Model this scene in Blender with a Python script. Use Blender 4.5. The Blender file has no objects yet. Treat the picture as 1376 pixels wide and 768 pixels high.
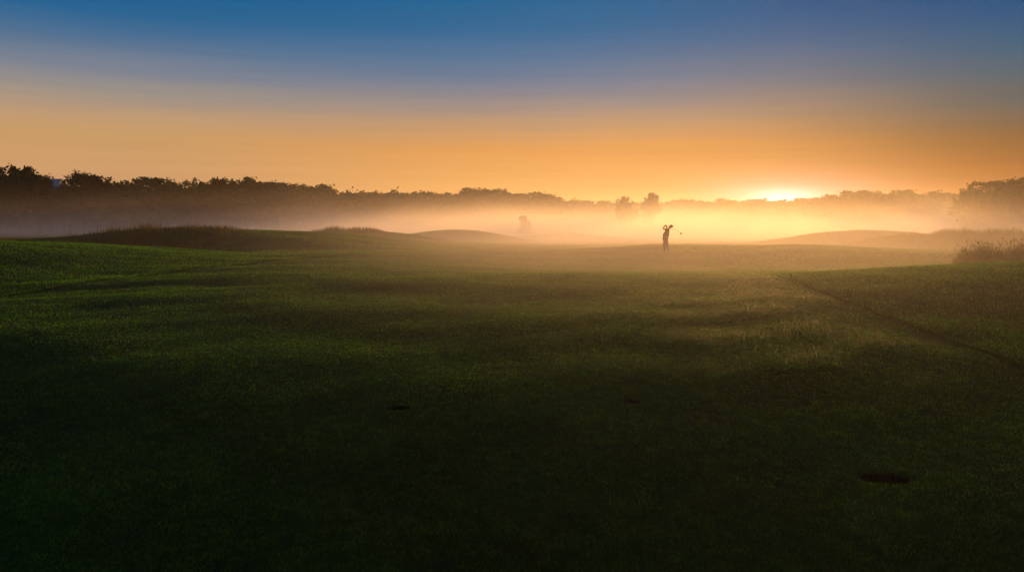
import bpy, bmesh, math, random
import numpy as np
from mathutils import Vector, Matrix

rng = np.random.default_rng(11)
random.seed(5)
R = math.radians
scn = bpy.context.scene
COL = scn.collection

# ------------------------------------------------------------------ camera
EYE = 1.7
FPX = 1070.0                     # focal length in pixels of the 1376 wide photograph
PITCH = math.atan(84 / FPX)
SUN_AZ = math.atan((1050 - 688) / FPX)      # to the right of +Y
SUN_EL = R(3.3)
EXPO = .70
DENOISE = True

def ray(px, py):
    u = (px - 688) / FPX; v = (384 - py) / FPX
    c, s = math.cos(PITCH), math.sin(PITCH)
    return np.array([u, c + v * s, -s + v * c])

def at(px, py, D):
    d = ray(px, py); d = d * (D / d[1])
    return np.array([d[0], d[1], EYE + d[2]])

# ------------------------------------------------------------------ terrain height
def sstep(a, b, x):
    t = np.clip((x - a) / (b - a), 0, 1)
    return t * t * (3 - 2 * t)

_w = []
_r2 = np.random.default_rng(3)
for lam, amp, n in ((34, .024, 5), (13, .015, 7), (5.0, .010, 9), (2.1, .0035, 9)):
    for _ in range(n):
        a = _r2.uniform(0, math.pi * 2); l = lam * _r2.uniform(.75, 1.3)
        _w.append((math.cos(a) * 2 * math.pi / l, math.sin(a) * 2 * math.pi / l, _r2.uniform(0, 6.28), amp))

def waves(x, y):
    z = np.zeros_like(x)
    for kx, ky, p, a in _w:
        z += a * np.sin(kx * x + ky * y + p)
    return z

LEFT_EDGE = [(-14.2, 8.0), (-13.0, 14.0), (-12.2, 19.0), (-11.6, 29.0), (-10.2, 38.0), (-7.2, 47.5), (-3.0, 60)]
RIGHT_EDGE = [(6.6, 4.0), (7.0, 11.0), (7.25, 16.0), (8.1, 24.0), (9.6, 30.0)]
def edge_x(pts, y):
    return np.interp(y, [p[1] for p in pts], [p[0] for p in pts])

def cb(x, y, cx, cy, rx, ry, h, rot=0.0):
    c, s = math.cos(rot), math.sin(rot)
    dx, dy = x - cx, y - cy
    a = (dx * c + dy * s) / rx; b = (-dx * s + dy * c) / ry
    q = np.clip(1 - a * a - b * b, 0, None)
    return h * q * q

MOUNDS = [  # x, y, rx, ry, h, rot
    (-24.0, 33.0, 13.2, 17.0, 1.06, -.10),      # big green mound on the left
    (-20.5, 60.0, 16.0, 12.0, 1.12, -.12),     # dune with tall grass
    (-35.0, 60.0, 20.0, 12.0, .55, .0),
    (-14.5, 69.0, 11.0, 10.0, .62, .0),
    (-16.5, 84.0, 12.0, 9.0, 1.10, .0),
    (-7.0, 108.0, 13.5, 12.0, 1.45, .0),       # lone rise in the middle
    (10.0, 135.0, 14.0, 12.0, 1.0, .0),
    (17.0, 56.0, 23.0, 19.0, .52, .0),         # rise the golfer stands on
    (44.0, 98.0, 17.0, 13.0, 1.85, .0),        # dunes on the right
    (46.0, 82.0, 16.0, 11.0, 1.25, .0),
    (62.0, 85.0, 18.0, 11.0, 1.15, .0),
    (17.5, 22.5, 13.5, 9.5, .52, .10),         # near rough on the right
]
DIVOTS = []

def height(x, y):
    x = np.asarray(x, float); y = np.asarray(y, float)
    r = np.hypot(x, y)
    z = waves(x, y) * sstep(4, 16, r) * (1 - .80 * np.exp(-((x - 6) / 11) ** 2 - ((y - 36) / 20) ** 2))
    z = z - .42 * sstep(24, 38, y) * sstep(-14, 4, x) - .55 * sstep(70, 115, r)
    # slope added so the near turf falls towards the camera into shade
    q = np.clip((12.0 - y) / 3.2, -30, 6); z = z - .072 * 3.2 * np.log1p(np.exp(q)) * sstep(60, 20, r)
    for m in MOUNDS:
        z = z + cb(x, y, *m)
    # mown edge: the rough outside the fairway stands a little prouder
    z = z + .035 * sstep(0.0, .30, edge_x(LEFT_EDGE, y) - x) * sstep(4, 9, y) * (y < 56)
    z = z + .018 * sstep(0.0, .40, x - edge_x(RIGHT_EDGE, y)) * sstep(3, 6, y) * (y < 40)
    for dx, dy, rx, ry, dp in DIVOTS:
        q = ((x - dx) / (rx * 1.12)) ** 2 + ((y - dy) / (ry * 1.12)) ** 2
        z = z - dp * 1.5 * np.exp(-q ** 2)
    return z

def hgt(x, y):
    return float(height(np.array([x]), np.array([y]))[0])

def hit(px, py):
    d = ray(px, py); t = np.linspace(1, 400, 40000) ** 1
    x, y, z = d[0] * t, d[1] * t, EYE + d[2] * t
    k = np.argmax(z < height(x, y))
    return x[k], y[k], z[k]

DIVOTS += [(*hit(px, py)[:2], rx, ry, dp) for px, py, rx, ry, dp in ((1189, 641, .175, .110, .10), (537, 548, .10, .07, .045), (848, 539, .09, .06, .04))]

# ------------------------------------------------------------------ helpers
def tag(o, label=None, cat=None, group=None, kind=None):
    if label: o['label'] = label
    if cat: o['category'] = cat
    if group: o['group'] = group
    if kind: o['kind'] = kind
    return o

def link(name, me, mat, parent=None):
    o = bpy.data.objects.new(name, me); COL.objects.link(o)
    if mat is not None and len(me.materials) == 0: me.materials.append(mat)
    if parent: o.parent = parent
    return o

def empty(name, loc):
    o = bpy.data.objects.new(name, None); COL.objects.link(o); o.location = loc
    o.empty_display_size = .2
    return o

def npmesh(name, V, F, smooth=False):
    V = np.asarray(V, np.float32); F = np.asarray(F, np.int32)
    me = bpy.data.meshes.new(name)
    k = F.shape[1]
    me.vertices.add(len(V)); me.vertices.foreach_set('co', V.ravel())
    me.loops.add(F.size); me.loops.foreach_set('vertex_index', F.ravel())
    me.polygons.add(len(F)); me.polygons.foreach_set('loop_start', np.arange(0, F.size, k, dtype=np.int32))
    if smooth: me.polygons.foreach_set('use_smooth', np.ones(len(F), bool))
    me.update(calc_edges=True); me.validate()
    return me

def tube(bm, pts, rad, n=7, cap=True):
    rings = []
    pts = [Vector(p) for p in pts]
    for i, p in enumerate(pts):
        t = (pts[min(i + 1, len(pts) - 1)] - pts[max(i - 1, 0)]).normalized()
        a = t.orthogonal().normalized() if i == 0 else (rings_a - t * rings_a.dot(t)).normalized()
        rings_a = a
        b = t.cross(a)
        rings.append([bm.verts.new(p + (a * math.cos(q) + b * math.sin(q)) * rad[i]) for q in [2 * math.pi * k / n for k in range(n)]])
    for r0, r1 in zip(rings, rings[1:]):
        for k in range(n):
            bm.faces.new((r0[k], r0[(k + 1) % n], r1[(k + 1) % n], r1[k]))
    if cap:
        bm.faces.new(rings[-1]); bm.faces.new(rings[0][::-1])

def bm_obj(name, bm, mat, parent=None, smooth=True):
    bmesh.ops.recalc_face_normals(bm, faces=bm.faces)
    me = bpy.data.meshes.new(name); bm.to_mesh(me); bm.free()
    if smooth:
        for p in me.polygons: p.use_smooth = True
    return link(name, me, mat, parent)

# ------------------------------------------------------------------ materials
def newmat(name):
    m = bpy.data.materials.new(name); m.use_nodes = True
    nt = m.node_tree
    for n in list(nt.nodes): nt.nodes.remove(n)
    out = nt.nodes.new('ShaderNodeOutputMaterial')
    return m, nt, out

def N(nt, t, **kw):
    n = nt.nodes.new(t)
    for k, v in kw.items(): setattr(n, k, v)
    return n

def noise(nt, vec, scale, detail=3, rough=.55):
    n = N(nt, 'ShaderNodeTexNoise'); n.inputs['Scale'].default_value = scale
    n.inputs['Detail'].default_value = detail; n.inputs['Roughness'].default_value = rough
    if vec is not None: nt.links.new(vec, n.inputs['Vector'])
    return n.outputs['Fac']

def ramp(nt, fac, stops, interp='LINEAR'):
    r = N(nt, 'ShaderNodeValToRGB'); cr = r.color_ramp; cr.interpolation = interp
    while len(cr.elements) < len(stops): cr.elements.new(.5)
    for e, (p, c) in zip(cr.elements, stops):
        e.position = p; e.color = (*c, 1) if len(c) == 3 else c
    if fac is not None: nt.links.new(fac, r.inputs['Fac'])
    return r.outputs['Color']

def math_n(nt, op, a, b=None, clamp=False):
    n = N(nt, 'ShaderNodeMath', operation=op); n.use_clamp = clamp
    for i, v in enumerate((a, b)):
        if v is None: continue
        if isinstance(v, (int, float)): n.inputs[i].default_value = v
        else: nt.links.new(v, n.inputs[i])
    return n.outputs[0]

def mix(nt, fac, a, b, blend='MIX'):
    n = N(nt, 'ShaderNodeMixRGB', blend_type=blend)
    for i, v in enumerate((fac, a, b)):
        if isinstance(v, (int, float)): n.inputs[i].default_value = v
        elif isinstance(v, tuple): n.inputs[i].default_value = (*v, 1)
        else: nt.links.new(v, n.inputs[i])
    return n.outputs[0]

def simple(name, col, rough=.8, var=.25, scale=6.0, spec=.3, metal=0):
    m, nt, out = newmat(name)
    p = N(nt, 'ShaderNodeBsdfPrincipled')
    tc = N(nt, 'ShaderNodeTexCoord')
    f = noise(nt, tc.outputs['Object'], scale, 4)
    c = ramp(nt, f, [(.3, tuple(v * (1 - var) for v in col)), (.7, tuple(min(1, v * (1 + var)) for v in col))])
    nt.links.new(c, p.inputs['Base Color'])
    p.inputs['Roughness'].default_value = rough
    p.inputs['Specular IOR Level'].default_value = spec
    p.inputs['Metallic'].default_value = metal
    nt.links.new(p.outputs[0], out.inputs['Surface'])
    return m

def leafmat(name, c0, c1, trans=.35, scale=.35, tcol=None, var=(.65, 1.35), patch=0, sheen=0):
    m, nt, out = newmat(name)
    geo = N(nt, 'ShaderNodeNewGeometry')
    f = noise(nt, geo.outputs['Position'], scale, 4, .65)
    c = ramp(nt, f, [(.32, c0), (.68, c1)])
    rnd = N(nt, 'ShaderNodeMath', operation='MULTIPLY_ADD')
    nt.links.new(geo.outputs['Random Per Island'], rnd.inputs[0]); rnd.inputs[1].default_value = var[1] - var[0]; rnd.inputs[2].default_value = var[0]
    c = mix(nt, 1.0, c, rnd.outputs[0], 'MULTIPLY')
    if patch:
        c = mix(nt, 1.0, c, ramp(nt, noise(nt, geo.outputs['Position'], patch, 3, .7), [(.34, (.45, .5, .5)), (.66, (1.6, 1.5, 1.3))]), 'MULTIPLY')
    d = N(nt, 'ShaderNodeBsdfDiffuse'); nt.links.new(c, d.inputs['Color'])
    t = N(nt, 'ShaderNodeBsdfTranslucent')
    ct = mix(nt, 1.0, c, tcol or (1.5, 1.35, .55), 'MULTIPLY'); nt.links.new(ct, t.inputs['Color'])
    mx = N(nt, 'ShaderNodeMixShader'); mx.inputs[0].default_value = trans
    nt.links.new(d.outputs[0], mx.inputs[1]); nt.links.new(t.outputs[0], mx.inputs[2])
    last = mx.outputs[0]
    if sheen:      # dew on the blades
        g = N(nt, 'ShaderNodeBsdfGlossy'); g.inputs['Roughness'].default_value = .42; g.inputs['Color'].default_value = (.9, .95, .8, 1)
        lw = N(nt, 'ShaderNodeLayerWeight'); lw.inputs['Blend'].default_value = sheen
        m2 = N(nt, 'ShaderNodeMixShader'); nt.links.new(lw.outputs['Fresnel'], m2.inputs[0])
        nt.links.new(last, m2.inputs[1]); nt.links.new(g.outputs[0], m2.inputs[2]); last = m2.outputs[0]
    nt.links.new(last, out.inputs['Surface'])
    return m

def ground_mat():
    m, nt, out = newmat('turf')
    geo = N(nt, 'ShaderNodeNewGeometry'); P = geo.outputs['Position']
    big = noise(nt, P, .16, 4, .6)
    mid = noise(nt, P, 1.1, 5, .65)
    fine = noise(nt, P, 38, 4, .75)
    c1 = ramp(nt, big, [(.30, (.007, .028, .005)), (.52, (.011, .034, .006)), (.72, (.022, .040, .009))])
    c2 = ramp(nt, mid, [(.30, (.40, .48, .45)), (.70, (1.5, 1.38, 1.2))])
    c3 = ramp(nt, fine, [(.30, (.35, .38, .35)), (.68, (1.45, 1.4, 1.3))])
    c = mix(nt, 1.0, c1, c2, 'MULTIPLY'); c = mix(nt, 1.0, c, c3, 'MULTIPLY')
    p = N(nt, 'ShaderNodeBsdfPrincipled'); nt.links.new(c, p.inputs['Base Color'])
    p.inputs['Roughness'].default_value = .9; p.inputs['Specular IOR Level'].default_value = .035
    h = math_n(nt, 'ADD', math_n(nt, 'MULTIPLY', fine, .012), math_n(nt, 'MULTIPLY', mid, .05))
    b = N(nt, 'ShaderNodeBump'); b.inputs['Strength'].default_value = .8; b.inputs['Distance'].default_value = 1.0
    nt.links.new(h, b.inputs['Height']); nt.links.new(b.outputs[0], p.inputs['Normal'])
    nt.links.new(p.outputs[0], out.inputs['Surface'])
    return m

M_GROUND = ground_mat()
M_GRASS = leafmat('grass_blade', (.013, .070, .014), (.046, .108, .019), .60, .7, (1.7, 1.9, .45), (.25, 1.75), 7)
M_TALL = leafmat('tall_grass', (.055, .060, .024), (.115, .100, .042), .45, 1.5, (1.25, 1.1, .7))
M_LEAF = leafmat('leaf', (.018, .030, .014), (.040, .050, .022), .22, .30)
M_BARK = simple('bark', (.07, .055, .04), .95, .4, 3, .1)
M_SOIL = simple('soil', (.010, .009, .008), 1, .5, 40, .02)
M_EDGE_SHADE = leafmat('mown_edge_shade', (.010, .026, .006), (.018, .034, .009), .2, 2)  # dark colour paints the shade at the mown step
M_SKIN = simple('skin', (.45, .28, .20), .5, .08, 9)
M_HAIR = simple('hair', (.035, .025, .018), .6, .3, 60)
M_SHIRT = simple('shirt_cloth', (.022, .020, .022), .9, .15, 30, .1)
M_TROUSER = simple('trouser_cloth', (.024, .022, .022), .9, .15, 30, .1)
M_SHOE = simple('shoe_leather', (.025, .022, .02), .5, .2, 30)
M_STEEL = simple('club_steel', (.35, .35, .36), .3, .1, 30, .5, 1)
M_CLUB = simple('club_dark', (.03, .03, .032), .4, .1, 30, .5)
M_WALL = simple('render_wall', (.16, .14, .12), .9, .12, 1.2, .1)
M_ROOF = simple('roof_slate', (.30, .30, .30), .8, .15, 2.5, .3)
M_GLASS = simple('window_glass', (.03, .035, .04), .1, .1, 3, .5)

# ------------------------------------------------------------------ ground sheet
def build_ground():
    az = np.concatenate([np.linspace(-180, -46, 34)[:-1], np.linspace(-46, 46, 620), np.linspace(46, 180, 34)[1:]])
    az = np.radians(az)
    rr = np.concatenate([np.linspace(.4, 2.6, 6)[:-1], np.geomspace(2.6, 620, 820)])
    A, Rr = np.meshgrid(az, rr)
    X = Rr * np.sin(A); Y = Rr * np.cos(A)
    Z = height(X, Y)
    nr, na = X.shape
    V = np.stack([X, Y, Z], -1).reshape(-1, 3)
    i = np.arange(nr - 1)[:, None] * na + np.arange(na - 1)[None, :]
    i = i.ravel()
    F = np.stack([i, i + na, i + na + 1, i + 1], 1)
    me = npmesh('ground', V, F, True)
    bm = bmesh.new(); bm.from_mesh(me)
    bm.verts.ensure_lookup_table()
    bmesh.ops.remove_doubles(bm, verts=bm.verts, dist=1e-4)
    be = [e for e in bm.edges if e.is_boundary and (e.verts[0].co.to_2d().length < .5)]
    bmesh.ops.holes_fill(bm, edges=be, sides=0)
    bm.to_mesh(me); bm.free()
    if sum(p.normal.z for p in list(me.polygons)[:200]) < 0: me.flip_normals()
    o = link('ground', me, M_GROUND)
    tag(o, 'rolling green golf turf running from the camera to the far trees', 'ground', kind='structure')
build_ground()

def build_edge(pts, y0, y1, lab):
    ys = np.arange(y0, y1, .12)
    wob = .06 * np.sin(ys * .9) + .02 * np.sin(ys * 2.3 + 1)
    xs = edge_x(pts, ys) + wob
    wd = .10 + .005 * ys
    V = []; F = []
    k = 7
    for i, (x, y) in enumerate(zip(xs, ys)):
        f = min(1, (y - y0) / 4, (y1 - y) / 12)
        for t in np.linspace(-1, 1, k):
            X = x + t * wd[i] * .5 * max(.1, f)
            V.append((X, y, hgt(X, y) + .012))
    for i in range(len(ys) - 1):
        for j in range(k - 1):
            a = i * k + j; F.append((a, a + 1, a + k + 1, a + k))
    o = link('fairway_edge_shade', npmesh('fairway_edge_shade', V, F, True), M_EDGE_SHADE)
    tag(o, lab, 'fairway edge', kind='structure')
build_edge(LEFT_EDGE, 8, 52, 'thin dark strip of painted shade on the mown line along the foot of the left green mound')
build_edge(RIGHT_EDGE, 6, 28, 'thin dark strip of painted shade on the mown line crossing the right hand rough')

# ------------------------------------------------------------------ grass
def blades(x, y, h, w, lean=.5, z0=None, curve=True, rg=rng, drop=.01):
    n = len(x)
    z = (height(x, y) if z0 is None else z0) - drop
    yaw = rg.uniform(0, 2 * math.pi, n); la = rg.uniform(0, 2 * math.pi, n); ll = rg.uniform(0, lean, n)
    cx, cy = np.cos(yaw) * w * .5, np.sin(yaw) * w * .5
    b = np.stack([x, y, z], 1)
    d = np.stack([cx, cy, np.zeros(n)], 1)
    t = np.stack([np.cos(la) * ll * h, np.sin(la) * ll * h, h], 1)
    if not curve:
        V = np.stack([b - d, b + d, b + t], 1).reshape(-1, 3)
        F = np.arange(3 * n).reshape(-1, 3)
        return V, F
    m = np.stack([np.cos(la) * ll * h * .35, np.sin(la) * ll * h * .35, h * .6], 1)
    V = np.stack([b - d, b + d, b + m + d * .75, b + m - d * .75, b + t], 1).reshape(-1, 3)
    o = np.arange(n)[:, None] * 5
    F = np.concatenate([o + [0, 1, 2], o + [0, 2, 3], o + [3, 2, 4]], 0)
    return V, F

def near_grass():
    n = 1250000
    az = np.radians(rng.uniform(-37, 37, n))
    t = rng.uniform(0, 1, n)
    r = np.exp(np.log(3.7) + t * (np.log(120) - np.log(3.7)))
    x = r * np.sin(az); y = r * np.cos(az)
    # clumpiness
    cl = np.sin(x * 7.1 + 2 * np.sin(y * 3.3)) * np.sin(y * 6.3 + 2 * np.sin(x * 2.9)) + .6 * np.sin(x * 1.9 + y * 1.3) * np.sin(y * 1.7 - x * .8)
    keep = rng.uniform(-1.0, 1.0, n) < cl * .25 + .8
    for dx, dy, rx, ry, dp in DIVOTS:
        keep &= (((x - dx) / rx) ** 2 + ((y - dy) / ry) ** 2) > rng.uniform(.25, 1.05, n)
    x, y, r, cl = x[keep], y[keep], r[keep], cl[keep]
    m = len(x)
    rough = ((x < edge_x(LEFT_EDGE, y)) | (x > edge_x(RIGHT_EDGE, y))) & (y > 5)
    h = rng.uniform(.015, .026, m) * (1 + .12 * cl) * np.where(rough, 1.9, 1.0) * (1 + (r / 60) * .6)
    stray = rng.uniform(0, 1, m) < .003
    h = np.where(stray, h * 1.7, h)
    w = rng.uniform(.0022, .0042, m) * np.clip(r / 4.5, 1, 22) ** .9
    V, F = blades(x, y, h, w, 1.1, curve=False, drop=.004)
    o = link('grass', npmesh('grass', V, F), M_GRASS)
    tag(o, 'short dewy fairway grass blades covering the near turf', 'grass', kind='stuff')
near_grass()

def stuff_tall(spots, label, name='tall_grass', dens=1.0):
    Vs, Fs, off = [], [], 0
    for px0, px1, D, dy, hmin, hmax, n in spots:
        n = int(n * dens)
        px = rng.uniform(px0, px1, n); y = D + rng.normal(0, dy, n)
        x = (px - 688) / FPX * y
        cl = .55 + .45 * np.sin(x * 1.9 + 1.7 * np.sin(y * .9)) * np.sin(x * .63 + y * .31)
        fade = np.clip(np.minimum(px - px0, px1 - px) / 30, .25, 1)
        k = rng.uniform(0, 1, n) < cl + .15
        x, y, cl, fade = x[k], y[k], cl[k], fade[k]
        h = rng.uniform(hmin, hmax, len(x)) * (.55 + .6 * cl) * fade
        V, F = blades(x, y, h, rng.uniform(.012, .030, len(x)), .55, drop=.03)
        Vs.append(V); Fs.append(F + off); off += len(V)
    o = link(name, npmesh(name, np.concatenate(Vs), np.concatenate(Fs)), M_TALL)
    tag(o, label, 'tall grass', kind='stuff')
stuff_tall([(-30, 130, 50, 2.0, .35, .75, 9000), (100, 250, 54, 2.2, .3, .8, 9000), (220, 345, 58, 1.4, .15, .5, 3500),
            (150, 300, 52, 2.2, .2, .5, 5000)],
           'dry tall grass growing along the dune crest behind the left mound')
stuff_tall([(395, 525, 83, 2.0, .25, .75, 7000)], 'dry tall grass on the small rise left of centre below the mist')
stuff_tall([(1140, 1260, 84, 2.6, .2, .6, 8000), (1225, 1400, 80, 2.6, .25, .8, 11000)],
           'brown rough grass on the misty dunes behind the right reeds')

def reed_clump(px, D, wpx, hm, n, label):
    x0 = (px - 688) / FPX * D
    c = empty('reed_clump', (x0, D, hgt(x0, D)))
    a = rng.uniform(0, 6.283, n); rr = np.sqrt(rng.uniform(0, 1, n)) * wpx * D / FPX * .5
    x = rr * np.cos(a); y = rr * np.sin(a) * .7
    h = hm * rng.uniform(.45, 1.0, n) * (1.05 - .65 * (rr / rr.max()) ** 2.2)
    z0 = height(x + x0, y + D) - c.location.z
    V, F = blades(x, y, h, rng.uniform(.012, .026, n), .55, z0=z0, drop=.02)
    tag(link('stems', npmesh('stems', V, F), M_TALL, c), kind='stuff')
    k = rng.choice(n, n // 5, replace=False)
    tips = V.reshape(-1, 5, 3)[k, 4]
    m = len(k)
    dirv = np.stack([rng.normal(0, .3, m), rng.normal(0, .3, m), np.ones(m)], 1) * .11
    sd = np.stack([rng.normal(0, 1, m), rng.normal(0, 1, m), np.zeros(m)], 1); sd /= np.linalg.norm(sd, axis=1)[:, None]; sd *= .022
    Vh = np.stack([tips - dirv * .3, tips + dirv * .3 + sd, tips + dirv, tips + dirv * .3 - sd], 1).reshape(-1, 3)
    tag(link('seed_heads', npmesh('seed_heads', Vh, np.arange(4 * m).reshape(-1, 4)), M_TALL, c), kind='stuff')
    tag(c, label, 'grass clump', 'tall clumps at the right edge')
reed_clump(1320, 34, 74, 1.25, 3800, 'wide brown clump of tall reedy grass on the right behind the near rough')
reed_clump(1374, 35, 50, 1.40, 2800, 'taller reedy grass clump cut by the right edge of the photo')

# ------------------------------------------------------------------ divots
def divot(i, label):
    dx, dy, rx, ry, dp = DIVOTS[i]
    bm = bmesh.new(); rg = random.Random(i + 4)
    nr, na = 7, 40
    jag = [1 + rg.uniform(-.28, .22) for _ in range(na)]
    grid = []
    for r in range(nr + 1):
        t = r / nr; row = []
        for k in range(na):
            a = 2 * math.pi * k / na
            j = 1 + (jag[k] - 1) * t
            zz = -dp * (1 - t ** 3) + .002 * t + rg.uniform(-.004, .004)
            row.append(bm.verts.new((rx * t * j * math.cos(a), ry * t * j * math.sin(a), zz)) if r else None)
        grid.append(row)
    c = bm.verts.new((0, 0, -dp))
    for k in range(na):
        bm.faces.new((c, grid[1][k], grid[1][(k + 1) % na]))
        for r in range(1, nr):
            bm.faces.new((grid[r][k], grid[r + 1][k], grid[r + 1][(k + 1) % na], grid[r][(k + 1) % na]))
    o = bm_obj('divot', bm, M_SOIL)
    x = np.array([dx + rx * 1.6]); o.location = (dx, dy, hgt(dx + rx * 2.2, dy))
    tag(o, label, 'divot', 'divots in the fairway')
divot(0, 'largest dark bare divot in the turf at lower right')
divot(1, 'small dark divot in the turf left of centre')
divot(2, 'small faint divot in the turf right of centre')

# ------------------------------------------------------------------ trees
def crown_mesh(seed, W, H, base, nclump, nleaf, leaf, lobes=6, ragged=.25, low=.2):
    """crown of leaf clumps filling several lobes; unit: metres; W half width, H total height, base crown bottom"""
    rg = np.random.default_rng(seed)
    L = []
    for i in range(lobes):
        a = 2 * math.pi * i / lobes + rg.uniform(-.5, .5)
        q = rg.uniform(.15, .62)
        zc = base + (H - base) * rg.uniform(low, .80)
        r = W * rg.uniform(.38, .58)
        L.append((math.cos(a) * W * q, math.sin(a) * W * q, zc, r, min(r * rg.uniform(.7, 1.0), H - zc)))
    L.append((0, 0, base + (H - base) * .62, W * .55, (H - base) * .38))
    if low < .1:      # upright shrub: lobes stacked along the stem
        L = [(rg.uniform(-.55, .55) * W * (1.1 - t), rg.uniform(-.5, .5) * W * (1.1 - t), base + (H - base) * t * rg.uniform(.8, 1), W * (.72 - .62 * t) * rg.uniform(.7, 1.2), H * .11) for t in np.linspace(.10, .84, 9)]
    C = []
    while len(C) < nclump:
        l = L[rg.integers(len(L))]
        v = rg.normal(size=3); v /= np.linalg.norm(v)
        q = rg.uniform(.35, 1.0) ** .6 * (1 + rg.normal(0, ragged * (.14 if ragged > .5 else .06)))
        p = np.array([l[0] + v[0] * l[3] * q, l[1] + v[1] * l[3] * q, l[2] + v[2] * l[4] * q])
        if p[2] > base * .8: C.append(p)
    C = np.array(C)
    zt = np.percentile(C[:, 2], 90); up = C[:, 2] > zt; C[up, 2] = zt + (C[up, 2] - zt) * .45
    C[:, 2] *= 1 if ragged > .5 else (H - .9) / C[:, 2].max()
    n = nclump * nleaf
    cen = np.repeat(C, nleaf, 0) + rg.normal(0, 1, (n, 3)) * np.repeat(rg.uniform(.22, .62 if ragged > .5 else .46, nclump), nleaf)[:, None] * np.array([1, 1, .75])
    u = rg.normal(size=(n, 3)); u /= np.linalg.norm(u, axis=1)[:, None]
    v = rg.normal(size=(n, 3)); v -= u * (u * v).sum(1)[:, None]; v /= np.linalg.norm(v, axis=1)[:, None]
    s = rg.uniform(.6, 1.25, n)[:, None] * leaf
    V = np.stack([cen - u * s, cen + v * s * .55, cen + u * s, cen - v * s * .55], 1).reshape(-1, 3)
    return npmesh('crown', V, np.arange(4 * n).reshape(-1, 4)), C

def trunk_mesh(seed, H, base, C):
    rg = random.Random(seed); bm = bmesh.new()
    top = base + (H - base) * .55
    r0 = .022 * H + .06
    pts = [(rg.uniform(-.1, .1) * i, rg.uniform(-.1, .1) * i, -.5 + (top + .5) * i / 5) for i in range(6)]
    tube(bm, pts, [r0 * 1.25, r0, r0 * .9, r0 * .78, r0 * .6, r0 * .4], 9)
    idx = list(range(len(C))); rg.shuffle(idx)
    for i in idx[:14]:
        c = Vector(C[i]); t = rg.uniform(.45, .95)
        s = Vector(pts[3]).lerp(Vector(pts[5]), t)
        if c.z < s.z - .5: s = Vector(pts[2]).lerp(Vector(pts[3]), t)
        m = s.lerp(c, .5) + Vector((rg.uniform(-.3, .3), rg.uniform(-.3, .3), rg.uniform(.0, .5)))
        tube(bm, [s, m, c], [r0 * .34, r0 * .2, r0 * .06], 5)
    bmesh.ops.recalc_face_normals(bm, faces=bm.faces)
    me = bpy.data.meshes.new('trunk'); bm.to_mesh(me); bm.free()
    for p in me.polygons: p.use_smooth = True
    me.materials.append(M_BARK)
    return me

VAR = []
for sd, W, H, base, nc, nl, lf, lob, rag in (
        (1, 5.4, 12, 1.5, 170, 34, .30, 7, .25), (2, 4.6, 12, 1.6, 150, 34, .30, 6, .35), (3, 6.2, 12, 2.0, 170, 34, .30, 8, .22),
        (4, 4.0, 12, 1.8, 105, 34, .28, 6, .55), (5, 5.0, 12, 1.6, 160, 34, .30, 5, .30), (6, 3.4, 12, 1.6, 95, 34, .28, 5, .35),
        (7, 5.8, 12, 2.0, 160, 34, .30, 9, .30)):
    cm, C = crown_mesh(sd, W, H, base, nc, nl, lf, lob, rag)
    cm.materials.append(M_LEAF)
    VAR.append((cm, trunk_mesh(sd, H, base, C), W, H))
cm, C = crown_mesh(23, 2.3, 12, 3.2, 46, 22, .26, 7, .9); cm.materials.append(M_LEAF)     # thin ragged crown
VAR.append((cm, trunk_mesh(23, 12, 3.2, C), 2.3, 12))
cm, C = crown_mesh(31, 2.6, 12, .2, 190, 30, .30, 14, .3, .08); cm.materials.append(M_LEAF)      # narrow upright bush
VAR.append((cm, trunk_mesh(31, 12, .2, C), 2.6, 12))

def tree(px, top, wpx, D, v, label, group=None, name='broadleaf_tree', cat='tree', rz=None):
    cm, tm, W, H = VAR[v]
    p = at(px, top, D); z0 = hgt(p[0], p[1])
    h = p[2] - z0
    o = empty(name, (p[0], p[1], z0))
    sx = (wpx * D / FPX * .5) / (W * .74)
    o.scale = (sx, sx, h / (H * .985)); o.rotation_euler.z = rz if rz is not None else random.uniform(0, 6.28)
    a = bpy.data.objects.new('crown', cm); COL.objects.link(a); a.parent = o
    b = bpy.data.objects.new('trunk', tm); COL.objects.link(b); b.parent = o
    tag(o, label, cat, group)
    return o

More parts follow.
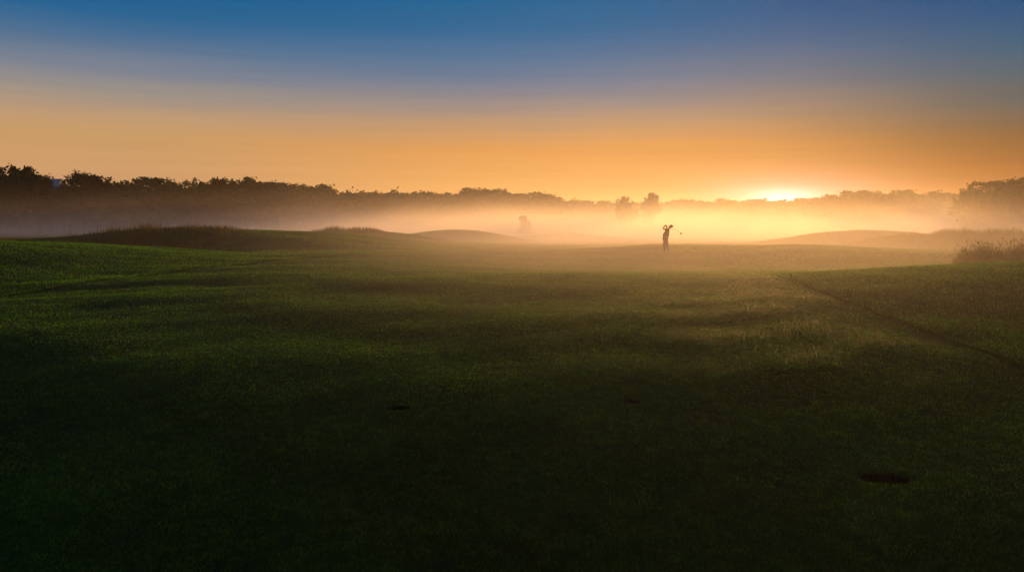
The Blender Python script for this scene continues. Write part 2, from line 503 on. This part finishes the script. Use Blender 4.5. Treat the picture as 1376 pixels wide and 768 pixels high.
TL = 'trees of the left wood'
tree(24, 220, 66, 185, 2, 'tallest dark broad tree at the far left end of the treeline', TL)
tree(51, 229, 26, 178, 3, 'dark tree with a spiky top just left of the pale roof', TL)
tree(83, 240, 15, 184, 7, 'thin sapling poking up right of the pale roof', TL)
tree(112, 227, 42, 190, 3, 'dark tree with a ragged open top right of the pale roof', TL)
tree(136, 234, 52, 195, 0, 'dark rounded tree beside the ragged topped one', TL)
tree(168, 243, 44, 200, 1, 'lower dark tree right of the ragged topped tree and its rounded neighbour', TL)
tree(208, 236, 62, 205, 6, 'broad domed brown tree standing before the flat part of the left wood', TL)
tree(257, 238, 26, 212, 5, 'small knobbly crowned tree between two broad ones in the left wood', TL)
left_row = [(186, 246, 44, 214, 4), (232, 243, 46, 210, 4), (276, 242, 44, 215, 0), (296, 237, 46, 216, 2), (316, 241, 40, 220, 1), (330, 236, 36, 220, 4),
    (350, 242, 48, 224, 6), (373, 243, 40, 228, 0), (390, 245, 38, 230, 2), (410, 249, 44, 234, 1), (430, 246, 36, 238, 4),
    (447, 254, 40, 242, 0), (468, 258, 38, 250, 6), (488, 258, 36, 255, 2), (508, 256, 30, 258, 1), (524, 257, 34, 262, 0), (545, 258, 38, 266, 4),
    (566, 256, 40, 270, 2), (588, 259, 36, 275, 6), (606, 257, 36, 278, 0), (625, 251, 38, 280, 4), (643, 254, 36, 283, 1), (662, 252, 38, 286, 2),
    (684, 256, 40, 290, 0), (703, 258, 42, 292, 6), (724, 257, 46, 295, 4), (741, 263, 40, 297, 2), (0, 232, 60, 195, 1), (-34, 226, 70, 195, 6), (-80, 230, 80, 195, 2), (66, 252, 44, 180, 4), (92, 247, 44, 186, 0), (50, 246, 40, 181, 1)]
for px, t, w, D, v in left_row:
    tree(px, t, w * (1.0 if px < 335 else 1.35), D, v, 'rounded broadleaf tree in the even run of the left wood above the mist', 'trees in the even run of the left wood')
mid_row = [(762, 269, 34, 400, 0), (784, 268, 40, 405, 2), (806, 269, 36, 410, 4), (828, 271, 34, 410, 1), (896, 270, 40, 415, 0), (920, 267, 44, 420, 6), (946, 269, 40, 420, 2),
    (968, 266, 42, 425, 4), (992, 268, 42, 425, 0), (1014, 266, 40, 425, 2), (1038, 269, 44, 425, 6), (1060, 267, 42, 420, 1), (1080, 265, 36, 410, 4), (855, 272, 40, 420, 6), (875, 271, 40, 420, 2)]
for px, t, w, D, v in mid_row:
    tree(px, t, w, D, v, 'pale hazy tree in the far low treeline under the sun', 'trees of the far treeline under the sun')
tree(841, 262, 27, 220, 0, 'left one of two lone trees standing in mist above the golfer', 'two lone trees in the mist')
tree(874, 258, 27, 226, 4, 'right and taller one of two lone trees in mist above the golfer', 'two lone trees in the mist')
tree(704, 289, 17, 165, 8, 'small upright shrub fading in mist behind the lone central rise', name='shrub', cat='shrub')
right_row = [(1098, 264, 36, 330, 0), (1118, 261, 38, 325, 2), (1142, 255, 40, 318, 4), (1164, 254, 42, 315, 6), (1188, 257, 40, 315, 1), (1212, 253, 38, 312, 2),
    (1232, 258, 36, 310, 0), (1252, 256, 38, 308, 4), (1274, 258, 40, 305, 6), (1292, 259, 34, 300, 1)]
for px, t, w, D, v in right_row:
    tree(px, t, w, D, v, 'golden hazy tree in the right treeline between the sun and the tall right trees', 'trees of the right treeline')
tree(1308, 250, 50, 150, 0, 'lower dark tree at the foot of the tall right edge trees')
tree(1344, 240, 64, 145, 6, 'tall dark spreading tree near the right edge of the photo')
tree(1388, 235, 74, 142, 2, 'tallest right hand tree, cut by the right edge of the photo')
for px, t, w, D, v in [(1450, 238, 80, 142, 6), (1326, 264, 56, 148, 4)]:
    tree(px, t, w, D, v, 'dark tree backing the tall trees at the right edge', 'trees backing the right edge')

def woods():
    rg = np.random.default_rng(77)
    prof = [(-120, 262, 205), (0, 258, 200), (60, 258, 200), (200, 256, 215), (330, 256, 232), (450, 266, 252), (560, 268, 276), (700, 270, 300), (752, 277, 305)]
    prof2 = [(752, 276, 425), (900, 277, 430), (1060, 276, 430), (1085, 272, 400), (1130, 266, 330), (1288, 267, 310), (1300, 272, 152), (1460, 262, 146)]
    Vs = []
    for pr, n in ((prof, 6000), (prof2, 4200)):
        P = np.array(pr, float)
        px = rg.uniform(P[0, 0], P[-1, 0], n); D = np.interp(px, P[:, 0], P[:, 2]) + rg.uniform(-4, 6, n)
        top = np.interp(px, P[:, 0], P[:, 1]) + 5 * np.sin(px * .21) * np.sin(px * .083 + 1)
        x = (px - 688) / FPX * D
        g = height(x, D)
        zt = EYE + D * (302 - top) / FPX
        z = g + (zt - g) * rg.uniform(.02, 1, n) ** .8
        C = np.stack([x, D, z], 1)
        k = 16; N_ = n * k
        cen = np.repeat(C, k, 0) + rg.normal(0, .8, (N_, 3))
        u = rg.normal(size=(N_, 3)); u /= np.linalg.norm(u, axis=1)[:, None]
        v = rg.normal(size=(N_, 3)); v -= u * (u * v).sum(1)[:, None]; v /= np.linalg.norm(v, axis=1)[:, None]
        s = rg.uniform(.35, .7, N_)[:, None]
        Vs.append(np.stack([cen - u * s, cen + v * s * .6, cen + u * s, cen - v * s * .6], 1).reshape(-1, 3))
    V = np.concatenate(Vs)
    o = link('woods', npmesh('woods', V, np.arange(len(V)).reshape(-1, 4)), M_LEAF)
    tag(o, 'dense dark undergrowth filling the wood below the tree crowns', 'undergrowth', kind='stuff')
woods()

# ------------------------------------------------------------------ house between the trees
def house():
    D = 193
    p = at(64, 241, D); x0 = p[0]; z0 = hgt(x0, D)
    ridge = p[2] - z0; eave = ridge - 1.9
    h = empty('house', (x0, D, z0)); h.rotation_euler.z = R(12)
    w, d = 3.0, 4.0
    bm = bmesh.new()
    v = [bm.verts.new(q) for q in ((-w, -d, 0), (w, -d, 0), (w, d, 0), (-w, d, 0), (-w, -d, eave), (w, -d, eave), (w, d, eave), (-w, d, eave), (-w, 0, ridge - .12), (w, 0, ridge - .12))]
    for f in ((0, 1, 5, 4), (1, 2, 6, 9, 5), (2, 3, 7, 6), (3, 0, 4, 8, 7)): bm.faces.new([v[i] for i in f])
    bm_obj('wall', bm, M_WALL, h, False)
    bm = bmesh.new(); o = .35; t = .16
    for s in (-1, 1):
        e = eave - o * (ridge - eave) / d
        q = [(-w - o, s * (d + o), e), (w + o, s * (d + o), e), (w + o, 0, ridge), (-w - o, 0, ridge)]
        a = [bm.verts.new(k) for k in q]; b = [bm.verts.new((k[0], k[1], k[2] + t)) for k in q]
        bm.faces.new(a); bm.faces.new(b)
        for i in range(4): bm.faces.new((a[i], a[(i + 1) % 4], b[(i + 1) % 4], b[i]))
    r = bm_obj('roof', bm, M_ROOF, h, False)
    for sx in (-1.7, 1.7):
        bm = bmesh.new(); bmesh.ops.create_cube(bm, size=1, matrix=Matrix.Translation((sx, -d - .02, eave - 1.4)) @ Matrix.Diagonal((1.1, .08, 1.3, 1)))
        bm_obj('window', bm, M_GLASS, h, False)
    tag(h, 'house with a pale grey pitched roof showing between the left trees', 'house')
house()

# ------------------------------------------------------------------ golfer
def skin(nodes, edges, root, sub=2, mirror=None):
    """nodes: name -> (co, r or (rx, ry)); returns evaluated mesh vertices/faces"""
    names = list(nodes); ix = {n: i for i, n in enumerate(names)}
    me = bpy.data.meshes.new('tmp'); me.from_pydata([nodes[n][0] for n in names], [(ix[a], ix[b]) for a, b in edges], [])
    o = bpy.data.objects.new('tmp', me); COL.objects.link(o)
    md = o.modifiers.new('s', 'SKIN'); md.use_smooth_shade = True
    if not me.skin_vertices: me.skin_vertices.new()
    sv = me.skin_vertices[0].data
    for n in names:
        r = nodes[n][1]; sv[ix[n]].radius = r if isinstance(r, tuple) else (r, r)
        sv[ix[n]].use_root = (n == root)
    sb = o.modifiers.new('u', 'SUBSURF'); sb.levels = sb.render_levels = sub
    dg = bpy.context.evaluated_depsgraph_get()
    ev = o.evaluated_get(dg); m2 = bpy.data.meshes.new_from_object(ev, depsgraph=dg)
    bpy.data.objects.remove(o); bpy.data.meshes.remove(me)
    return m2

def chain(names): return list(zip(names, names[1:]))

def golfer():
    gx, gy, gz = hit(895.5, 340.5)
    S = gy / 46.0
    print('golfer at', gx, gy, gz, 'scale', S)
    root = empty('person', (gx, gy, hgt(gx, gy) ))
    root.scale = (S * 1.12, S * 1.05, S)
    J = dict(
        pelvis=((-.075, 0, .90), (.125, .155)), waist=((-.045, 0, 1.06), (.105, .135)), chest=((.01, 0, 1.24), (.115, .165)), neckb=((.065, 0, 1.385), (.070, .085)),
        neck=((.115, -.005, 1.43), .056), jaw=((.160, -.01, 1.475), (.072, .062)), skull=((.205, -.01, 1.545), (.098, .080)), crown=((.218, -.01, 1.602), (.070, .060)),
        lsh=((.03, -.165, 1.35), .066), lel=((-.235, -.215, 1.415), .046), lwr=((-.150, -.245, 1.605), .032), lpalm=((-.118, -.245, 1.640), (.034, .026)),
        rsh=((.055, .165, 1.36), .066), rel=((.0, -.085, 1.445), .048), rwr=((-.080, -.215, 1.590), .032), rpalm=((-.098, -.243, 1.615), (.034, .026)),
        lhip=((-.095, -.085, .845), .098), lkn=((-.128, -.10, .46), .062), lan=((-.105, -.085, .085), .043), lft=((-.125, -.125, .035), .042), ltoe=((-.165, -.20, .028), .032),
        rhip=((-.045, .085, .845), .098), rkn=((.060, .035, .44), .062), ran=((.150, .055, .135), .043), rft=((.128, .040, .055), .042), rtoe=((.075, .0, .028), .032))
    E = chain(['pelvis', 'waist', 'chest', 'neckb', 'neck', 'jaw', 'skull', 'crown']) + chain(['chest', 'lsh', 'lel', 'lwr', 'lpalm']) + chain(['chest', 'rsh', 'rel', 'rwr', 'rpalm']) + \
        chain(['pelvis', 'lhip', 'lkn', 'lan', 'lft', 'ltoe']) + chain(['pelvis', 'rhip', 'rkn', 'ran', 'rft', 'rtoe'])
    JB = {k: (c, (tuple(q * .84 for q in r) if isinstance(r, tuple) else r * .84) if k in ('pelvis', 'waist', 'chest', 'lhip', 'rhip', 'lkn', 'rkn', 'lsh', 'rsh') else r) for k, (c, r) in J.items()}
    meshes = [skin(JB, E, 'pelvis')]
    # club axis at the hands
    g0 = Vector((-.118, -.262, 1.640)); g1 = Vector((.755, .10, 1.205)); ax = (g1 - g0).normalized()
    # fingers curl round the grip, thumbs lie along it
    for base, off in ((Vector(J['lpalm'][0]), -.012), (Vector(J['rpalm'][0]), .045)):
        u = ax.orthogonal().normalized(); v = ax.cross(u)
        for k, (ln, rr) in enumerate(((1.0, .0085), (1.08, .009), (1.0, .0085), (.82, .0075))):
            cen = g0 + ax * (off + .019 * k)
            nodes = {}; ns = []
            for q in range(5):
                ang = 2.4 + q * 1.05 * ln; rad = .024 if q else .020
                nm = 'f%d' % q; nodes[nm] = (tuple(cen + (u * math.cos(ang) + v * math.sin(ang)) * rad), rr * (1 - .07 * q)); ns.append(nm)
            meshes.append(skin(nodes, chain(ns), 'f0', 1))
        a = base.lerp(g0 + ax * (off + .03), .5)
        nodes = {'t0': (tuple(a + u * .012), .012), 't1': (tuple(g0 + ax * (off + .055) + u * .022), .0105), 't2': (tuple(g0 + ax * (off + .090) + u * .018), .009)}
        meshes.append(skin(nodes, chain(['t0', 't1', 't2']), 't0', 1))
    # nose, ears, eyes, lips: the face looks along -x after the ball
    fc = Vector(J['skull'][0])
    def blob(c, sx, sy, sz):
        bm = bmesh.new(); bmesh.ops.create_uvsphere(bm, u_segments=12, v_segments=8, radius=1, matrix=Matrix.Translation(c) @ Matrix.Diagonal((sx, sy, sz, 1)))
        m = bpy.data.meshes.new('tmp'); bm.to_mesh(m); bm.free(); return m
    meshes += [blob(fc + Vector((-.100, 0, -.030)), .020, .013, .024), blob(fc + Vector((.0, -.078, -.02)), .020, .010, .032), blob(fc + Vector((.0, .078, -.02)), .020, .010, .032),
               blob(fc + Vector((-.088, -.030, .0)), .010, .014, .009), blob(fc + Vector((-.088, .030, .0)), .010, .014, .009), blob(fc + Vector((-.092, 0, -.072)), .012, .024, .008)]
    bm = bmesh.new()
    for m in meshes: bm.from_mesh(m)
    bm_obj('body', bm, M_SKIN, root)
    def inflate(keys, edges, rt, dr, override=None):
        nd = {}
        for k in keys:
            c, r = J[k]; nd[k] = (c, tuple(x + dr for x in r) if isinstance(r, tuple) else r + dr)
        if override: nd.update(override)
        return skin(nd, edges, rt)
    def mid(a, b, t): return tuple(Vector(J[a][0]).lerp(Vector(J[b][0]), t))
    ov = {'lsl': (mid('lsh', 'lel', .72), .066), 'rsl': (mid('rsh', 'rel', .72), .066), 'hem': ((-.066, 0, .94), (.122, .152)), 'hem2': ((-.070, 0, .87), (.100, .132))}
    sh = inflate(['waist', 'chest', 'neckb', 'lsh', 'rsh'], chain(['hem2', 'hem', 'waist', 'chest', 'neckb']) + chain(['chest', 'lsh', 'lsl']) + chain(['chest', 'rsh', 'rsl']), 'hem', .014, ov)
    link('shirt', sh, M_SHIRT, root)
    ov = {'top': ((-.062, 0, .97), (.112, .140)), 'lcf': (mid('lkn', 'lan', .82), .068), 'rcf': (mid('rkn', 'ran', .80), .066), 'lc2': (mid('lkn', 'lan', 1.06), .070), 'rc2': (mid('rkn', 'ran', 1.04), .068)}
    tr = inflate(['pelvis', 'lhip', 'lkn', 'rhip', 'rkn'], chain(['top', 'pelvis', 'lhip', 'lkn', 'lcf', 'lc2']) + chain(['pelvis', 'rhip', 'rkn', 'rcf', 'rc2']), 'pelvis', .014, ov)
    link('trousers', tr, M_TROUSER, root)
    for s in 'lr':
        an, ft, to = J[s + 'an'][0], J[s + 'ft'][0], J[s + 'toe'][0]
        heel = tuple(Vector(an).lerp(Vector(ft), .55) + (Vector(ft) - Vector(to)).normalized() * .045)
        nd = {'an': (tuple(Vector(an) - Vector((0, 0, .005))), .062), 'ft': (ft, .074), 'to': (tuple(Vector(to) + (Vector(to) - Vector(ft)) * .45), (.062, .046)), 'he': (heel, .066)}
        link('shoe', skin(nd, [('ft', 'an'), ('ft', 'to'), ('ft', 'he')], 'ft', 1), M_SHOE, root)
    bm = bmesh.new()
    bmesh.ops.create_uvsphere(bm, u_segments=24, v_segments=16, radius=1, matrix=Matrix.Translation(fc + Vector((.012, 0, .022))) @ Matrix.Rotation(R(-24), 4, 'Y') @ Matrix.Diagonal((.108, .090, .092, 1)))
    dead = [v for v in bm.verts if v.co.z < fc.z + .005 and v.co.x < fc.x + .02 or v.co.z < fc.z - .055]
    bmesh.ops.delete(bm, geom=dead, context='VERTS')
    bm_obj('hair', bm, M_HAIR, root)
    tag(root, 'golfer in dark clothes holding a high follow-through with hands beside the head', 'person')
    # club: a held thing of its own
    club = empty('golf_club', root.location); club.scale = root.scale
    bm = bmesh.new(); tube(bm, [g0 - ax * .03, g0 + ax * .24], [.014, .011], 10); bm_obj('grip', bm, M_CLUB, club)
    bm = bmesh.new(); tube(bm, [g0 + ax * .22, g0 + ax * .6, g1], [.0075, .0065, .0055], 8); bm_obj('shaft', bm, M_STEEL, club)
    bm = bmesh.new()
    dn = (Vector((0, 0, -1)) - ax * ax.dot(Vector((0, 0, -1)))).normalized(); sd = ax.cross(dn)
    nd = {'h': (tuple(g1 - ax * .03), .012), 'a': (tuple(g1 + ax * .02 + dn * .01), (.030, .030)), 'b': (tuple(g1 + ax * .035 + dn * .06), (.048, .036)), 'c': (tuple(g1 + ax * .03 + dn * .105), (.036, .026))}
    link('club_head', skin(nd, chain(['h', 'a', 'b', 'c']), 'b', 2), M_CLUB, club)
    tag(club, 'dark headed golf club held by the golfer behind the neck', 'golf club')
golfer()

# ------------------------------------------------------------------ air: haze box and mist bank
def volbox(name, lo, hi, mat, label, cat):
    bm = bmesh.new(); lo = Vector(lo); hi = Vector(hi)
    bmesh.ops.create_cube(bm, size=1, matrix=Matrix.Translation((lo + hi) / 2) @ Matrix.Diagonal((*(hi - lo), 1)))
    o = bm_obj(name, bm, mat, None, False)
    tag(o, label, cat, kind='stuff'); return o

HAZE_D, HAZE_G = .00006, .80
def haze_mat():
    m, nt, out = newmat('haze_air')
    v = N(nt, 'ShaderNodeVolumePrincipled')
    v.inputs['Color'].default_value = (.95, .82, .60, 1); v.inputs['Density'].default_value = HAZE_D; v.inputs['Anisotropy'].default_value = HAZE_G
    nt.links.new(v.outputs[0], out.inputs['Volume']); return m

MIST_D, MIST_G, NEAR_D, MID_D = .046, .46, .0078, .0048
def mist_mat():
    m, nt, out = newmat('mist_air')
    geo = N(nt, 'ShaderNodeNewGeometry'); sp = N(nt, 'ShaderNodeSeparateXYZ'); nt.links.new(geo.outputs['Position'], sp.inputs[0])
    mp = N(nt, 'ShaderNodeMapping'); nt.links.new(geo.outputs['Position'], mp.inputs['Vector']); mp.inputs['Scale'].default_value = (.6, .8, 1.6)
    nz = noise(nt, mp.outputs[0], .030, 3, .55)
    def mr(v, a, b, c, d):
        m_ = N(nt, 'ShaderNodeMapRange', interpolation_type='SMOOTHSTEP'); nt.links.new(v, m_.inputs['Value'])
        for k, q in zip(('From Min', 'From Max', 'To Min', 'To Max'), (a, b, c, d)): m_.inputs[k].default_value = q
        return m_.outputs[0]
    mp3 = N(nt, 'ShaderNodeMapping'); nt.links.new(geo.outputs['Position'], mp3.inputs['Vector']); mp3.inputs['Scale'].default_value = (.45, .7, 2.4)
    wisp = noise(nt, mp3.outputs[0], .055, 3, .6)
    # vertical falloff; the wisps lift and lower the top of the bank
    zz = math_n(nt, 'SUBTRACT', sp.outputs['Z'], math_n(nt, 'MULTIPLY', math_n(nt, 'SUBTRACT', nz, .5), mr(sp.outputs['Y'], 30, 120, 2.0, 9.0)))
    zz = math_n(nt, 'MAXIMUM', math_n(nt, 'ADD', zz, .6), 0.0)
    fall = math_n(nt, 'POWER', 2.71828, math_n(nt, 'MULTIPLY', zz, -1 / 1.75))
    ratio = math_n(nt, 'DIVIDE', sp.outputs['X'], math_n(nt, 'MAXIMUM', sp.outputs['Y'], 20.0))
    far = math_n(nt, 'MULTIPLY', mr(sp.outputs['Y'], 70, 150, 0.0, MIST_D), math_n(nt, 'MULTIPLY', mr(ratio, -.62, -.16, .20, 1.0), mr(ratio, .40, .62, 1.0, .45)))
    # golfer's mist plus near mist added for a golden veil, thin over both roughs
    mid = math_n(nt, 'ADD', mr(sp.outputs['Y'], 5, 44, 0.0, MID_D), mr(sp.outputs['Y'], 7, 18, .0009, NEAR_D))
    mid = math_n(nt, 'MULTIPLY', mid, math_n(nt, 'MULTIPLY', mr(ratio, -.42, .05, .12, 1.0), mr(ratio, .40, .64, 1.0, .65)))
    far = math_n(nt, 'MULTIPLY', far, mr(wisp, .36, .64, .30, 1.65))
    d = math_n(nt, 'MULTIPLY', fall, math_n(nt, 'ADD', far, mid))
    v = N(nt, 'ShaderNodeVolumePrincipled'); v.inputs['Color'].default_value = (.99, .95, .90, 1); v.inputs['Anisotropy'].default_value = MIST_G
    nt.links.new(d, v.inputs['Density']); nt.links.new(v.outputs[0], out.inputs['Volume'])
    return m
volbox('haze', (-650, -650, -4), (650, 650, 19), haze_mat(), 'thin golden morning haze filling the air over the course', 'haze')
volbox('mist', (-330, -20, -3), (330, 480, 15), mist_mat(), 'low bank of ground mist lying in front of the far trees', 'mist')

# ------------------------------------------------------------------ light
sun = bpy.data.lights.new('sun', 'SUN'); sun.energy = 4.15; sun.angle = R(.5); sun.color = (1.0, .485, .145)
so = bpy.data.objects.new('sun', sun); COL.objects.link(so)
sd = Vector((math.sin(SUN_AZ) * math.cos(SUN_EL), math.cos(SUN_AZ) * math.cos(SUN_EL), math.sin(SUN_EL)))
so.rotation_euler = sd.to_track_quat('Z', 'Y').to_euler(); so.location = sd * 60

w = bpy.data.worlds.new('World'); scn.world = w; w.use_nodes = True
nt = w.node_tree
for n in list(nt.nodes): nt.nodes.remove(n)
out = N(nt, 'ShaderNodeOutputWorld'); bg = N(nt, 'ShaderNodeBackground')
sky = N(nt, 'ShaderNodeTexSky', sky_type='NISHITA'); sky.sun_disc = False; sky.sun_elevation = SUN_EL; sky.sun_rotation = SUN_AZ
sky.air_density = 1.0; sky.dust_density = 1.0; sky.ozone_density = 3.0; sky.altitude = 0
STR = .15; 
bg.inputs['Strength'].default_value = STR
def lin(c): return tuple((v / 255 / 12.92 if v < 10.3 else ((v / 255 + .055) / 1.055) ** 2.4) / STR / 2 ** EXPO for v in c)
tc = N(nt, 'ShaderNodeTexCoord'); sx = N(nt, 'ShaderNodeSeparateXYZ'); nt.links.new(tc.outputs['Generated'], sx.inputs[0])
X, Y, Z = sx.outputs
# thin stretched cloud bands nudge the height at which each tint sits
mp = N(nt, 'ShaderNodeMapping'); nt.links.new(tc.outputs['Generated'], mp.inputs['Vector']); mp.inputs['Scale'].default_value = (2.2, 2.2, 38)
band = noise(nt, mp.outputs[0], 1.6, 4, .55)
zz = math_n(nt, 'ADD', Z, math_n(nt, 'MULTIPLY', math_n(nt, 'SUBTRACT', band, .5), .016))
el = math_n(nt, 'MULTIPLY', zz, 1 / .32, True)
def sramp(stops):      # (elevation in degrees, sRGB)
    return ramp(nt, el, [(math.sin(R(e)) / .32, lin(c)) for e, c in stops])
SKY_L = [(0, (205, 150, 105)), (3.5, (208, 158, 108)), (5.6, (203, 157, 104)), (7.0, (188, 154, 121)), (8.4, (156, 146, 137)), (9.8, (124, 131, 146)), (11.4, (82, 114, 147)), (13.0, (42, 101, 147)), (15.3, (24, 95, 146)), (17.5, (14, 86, 142))]
SKY_M = [(0, (236, 174, 98)), (3.0, (234, 168, 94)), (5.3, (226, 157, 86)), (7.0, (192, 152, 114)), (8.4, (154, 140, 134)), (9.8, (118, 128, 147)), (11.4, (84, 117, 151)), (13.2, (46, 105, 151)), (15.3, (8, 97, 147)), (17.5, (0, 86, 142))]
SKY_R = [(0, (160, 96, 44)), (3.4, (158, 98, 46)), (5.3, (128, 94, 58)), (7.2, (96, 98, 94)), (9.0, (74, 99, 112)), (10.6, (48, 95, 125)), (12.4, (22, 86, 131)), (14.4, (2, 74, 124)), (17, (0, 66, 118))]
hor = math_n(nt, 'SQRT', math_n(nt, 'ADD', math_n(nt, 'MULTIPLY', X, X), math_n(nt, 'MULTIPLY', Y, Y)))
sa = math_n(nt, 'DIVIDE', X, math_n(nt, 'MAXIMUM', hor, .001))
def mrange(v, a, b):
    m = N(nt, 'ShaderNodeMapRange', interpolation_type='SMOOTHSTEP'); nt.links.new(v, m.inputs['Value'])
    m.inputs['From Min'].default_value = a; m.inputs['From Max'].default_value = b
    return m.outputs[0]
low = mix(nt, mrange(sa, -.48, .0), sramp(SKY_L), sramp(SKY_M))
low = mix(nt, mrange(sa, .06, .56), low, sramp(SKY_R))
# bright air right around the low sun
def glow(daz, dele, el0, colr):
    p = math_n(nt, 'DIVIDE', math_n(nt, 'SUBTRACT', sa, math.sin(SUN_AZ)), math.sin(R(daz)))
    q = math_n(nt, 'DIVIDE', math_n(nt, 'SUBTRACT', Z, math.sin(R(el0))), math.sin(R(dele)))
    e = math_n(nt, 'ADD', math_n(nt, 'MULTIPLY', p, p), math_n(nt, 'MULTIPLY', q, q))
    front = math_n(nt, 'GREATER_THAN', Y, 0.0)
    f = math_n(nt, 'MULTIPLY', math_n(nt, 'POWER', 2.71828, math_n(nt, 'MULTIPLY', e, -1.0)), front)
    return mix(nt, 1.0, f, colr, 'MULTIPLY')
for g in ((5.2, 1.5, 1.6, (.75, .75, 1.15)), (2.0, .6, 1.6, (3.2, 3.1, 3.0)), (13, 1.5, 1.2, (.4, .22, .05))):
    low = mix(nt, 1.0, low, glow(*g), 'ADD')
mp2 = N(nt, 'ShaderNodeMapping'); nt.links.new(tc.outputs['Generated'], mp2.inputs['Vector']); mp2.inputs['Scale'].default_value = (1.5, 1.5, 60)
streak = ramp(nt, noise(nt, mp2.outputs[0], 2.2, 5, .6), [(.33, (.955, .96, .97)), (.62, (1.015, 1.01, 1.0))])
low = mix(nt, 1.0, low, streak, 'MULTIPLY')
col = mix(nt, mrange(Z, .24, .55), low, sky.outputs[0])
nt.links.new(col, bg.inputs['Color']); nt.links.new(bg.outputs[0], out.inputs['Surface'])

# ------------------------------------------------------------------ camera and render settings
cam = bpy.data.cameras.new('camera'); co = bpy.data.objects.new('camera', cam); COL.objects.link(co)
cam.sensor_width = 36; cam.lens = 36 * FPX / 1376; cam.clip_start = .05; cam.clip_end = 3000
co.location = (0, 0, EYE); co.rotation_euler = (R(90) - PITCH, 0, 0)
scn.camera = co
scn.view_settings.view_transform = 'Standard'; scn.view_settings.look = 'None'; scn.view_settings.exposure = EXPO; scn.view_settings.gamma = 1
scn.view_settings.use_curve_mapping = False
cy = scn.cycles
cy.use_denoising = DENOISE
cy.max_bounces = 6; cy.diffuse_bounces = 2; cy.glossy_bounces = 2; cy.transmission_bounces = 3; cy.volume_bounces = 3; cy.transparent_max_bounces = 8
cy.volume_step_rate = 1.0; cy.volume_max_steps = 256
cy.sample_clamp_indirect = 6
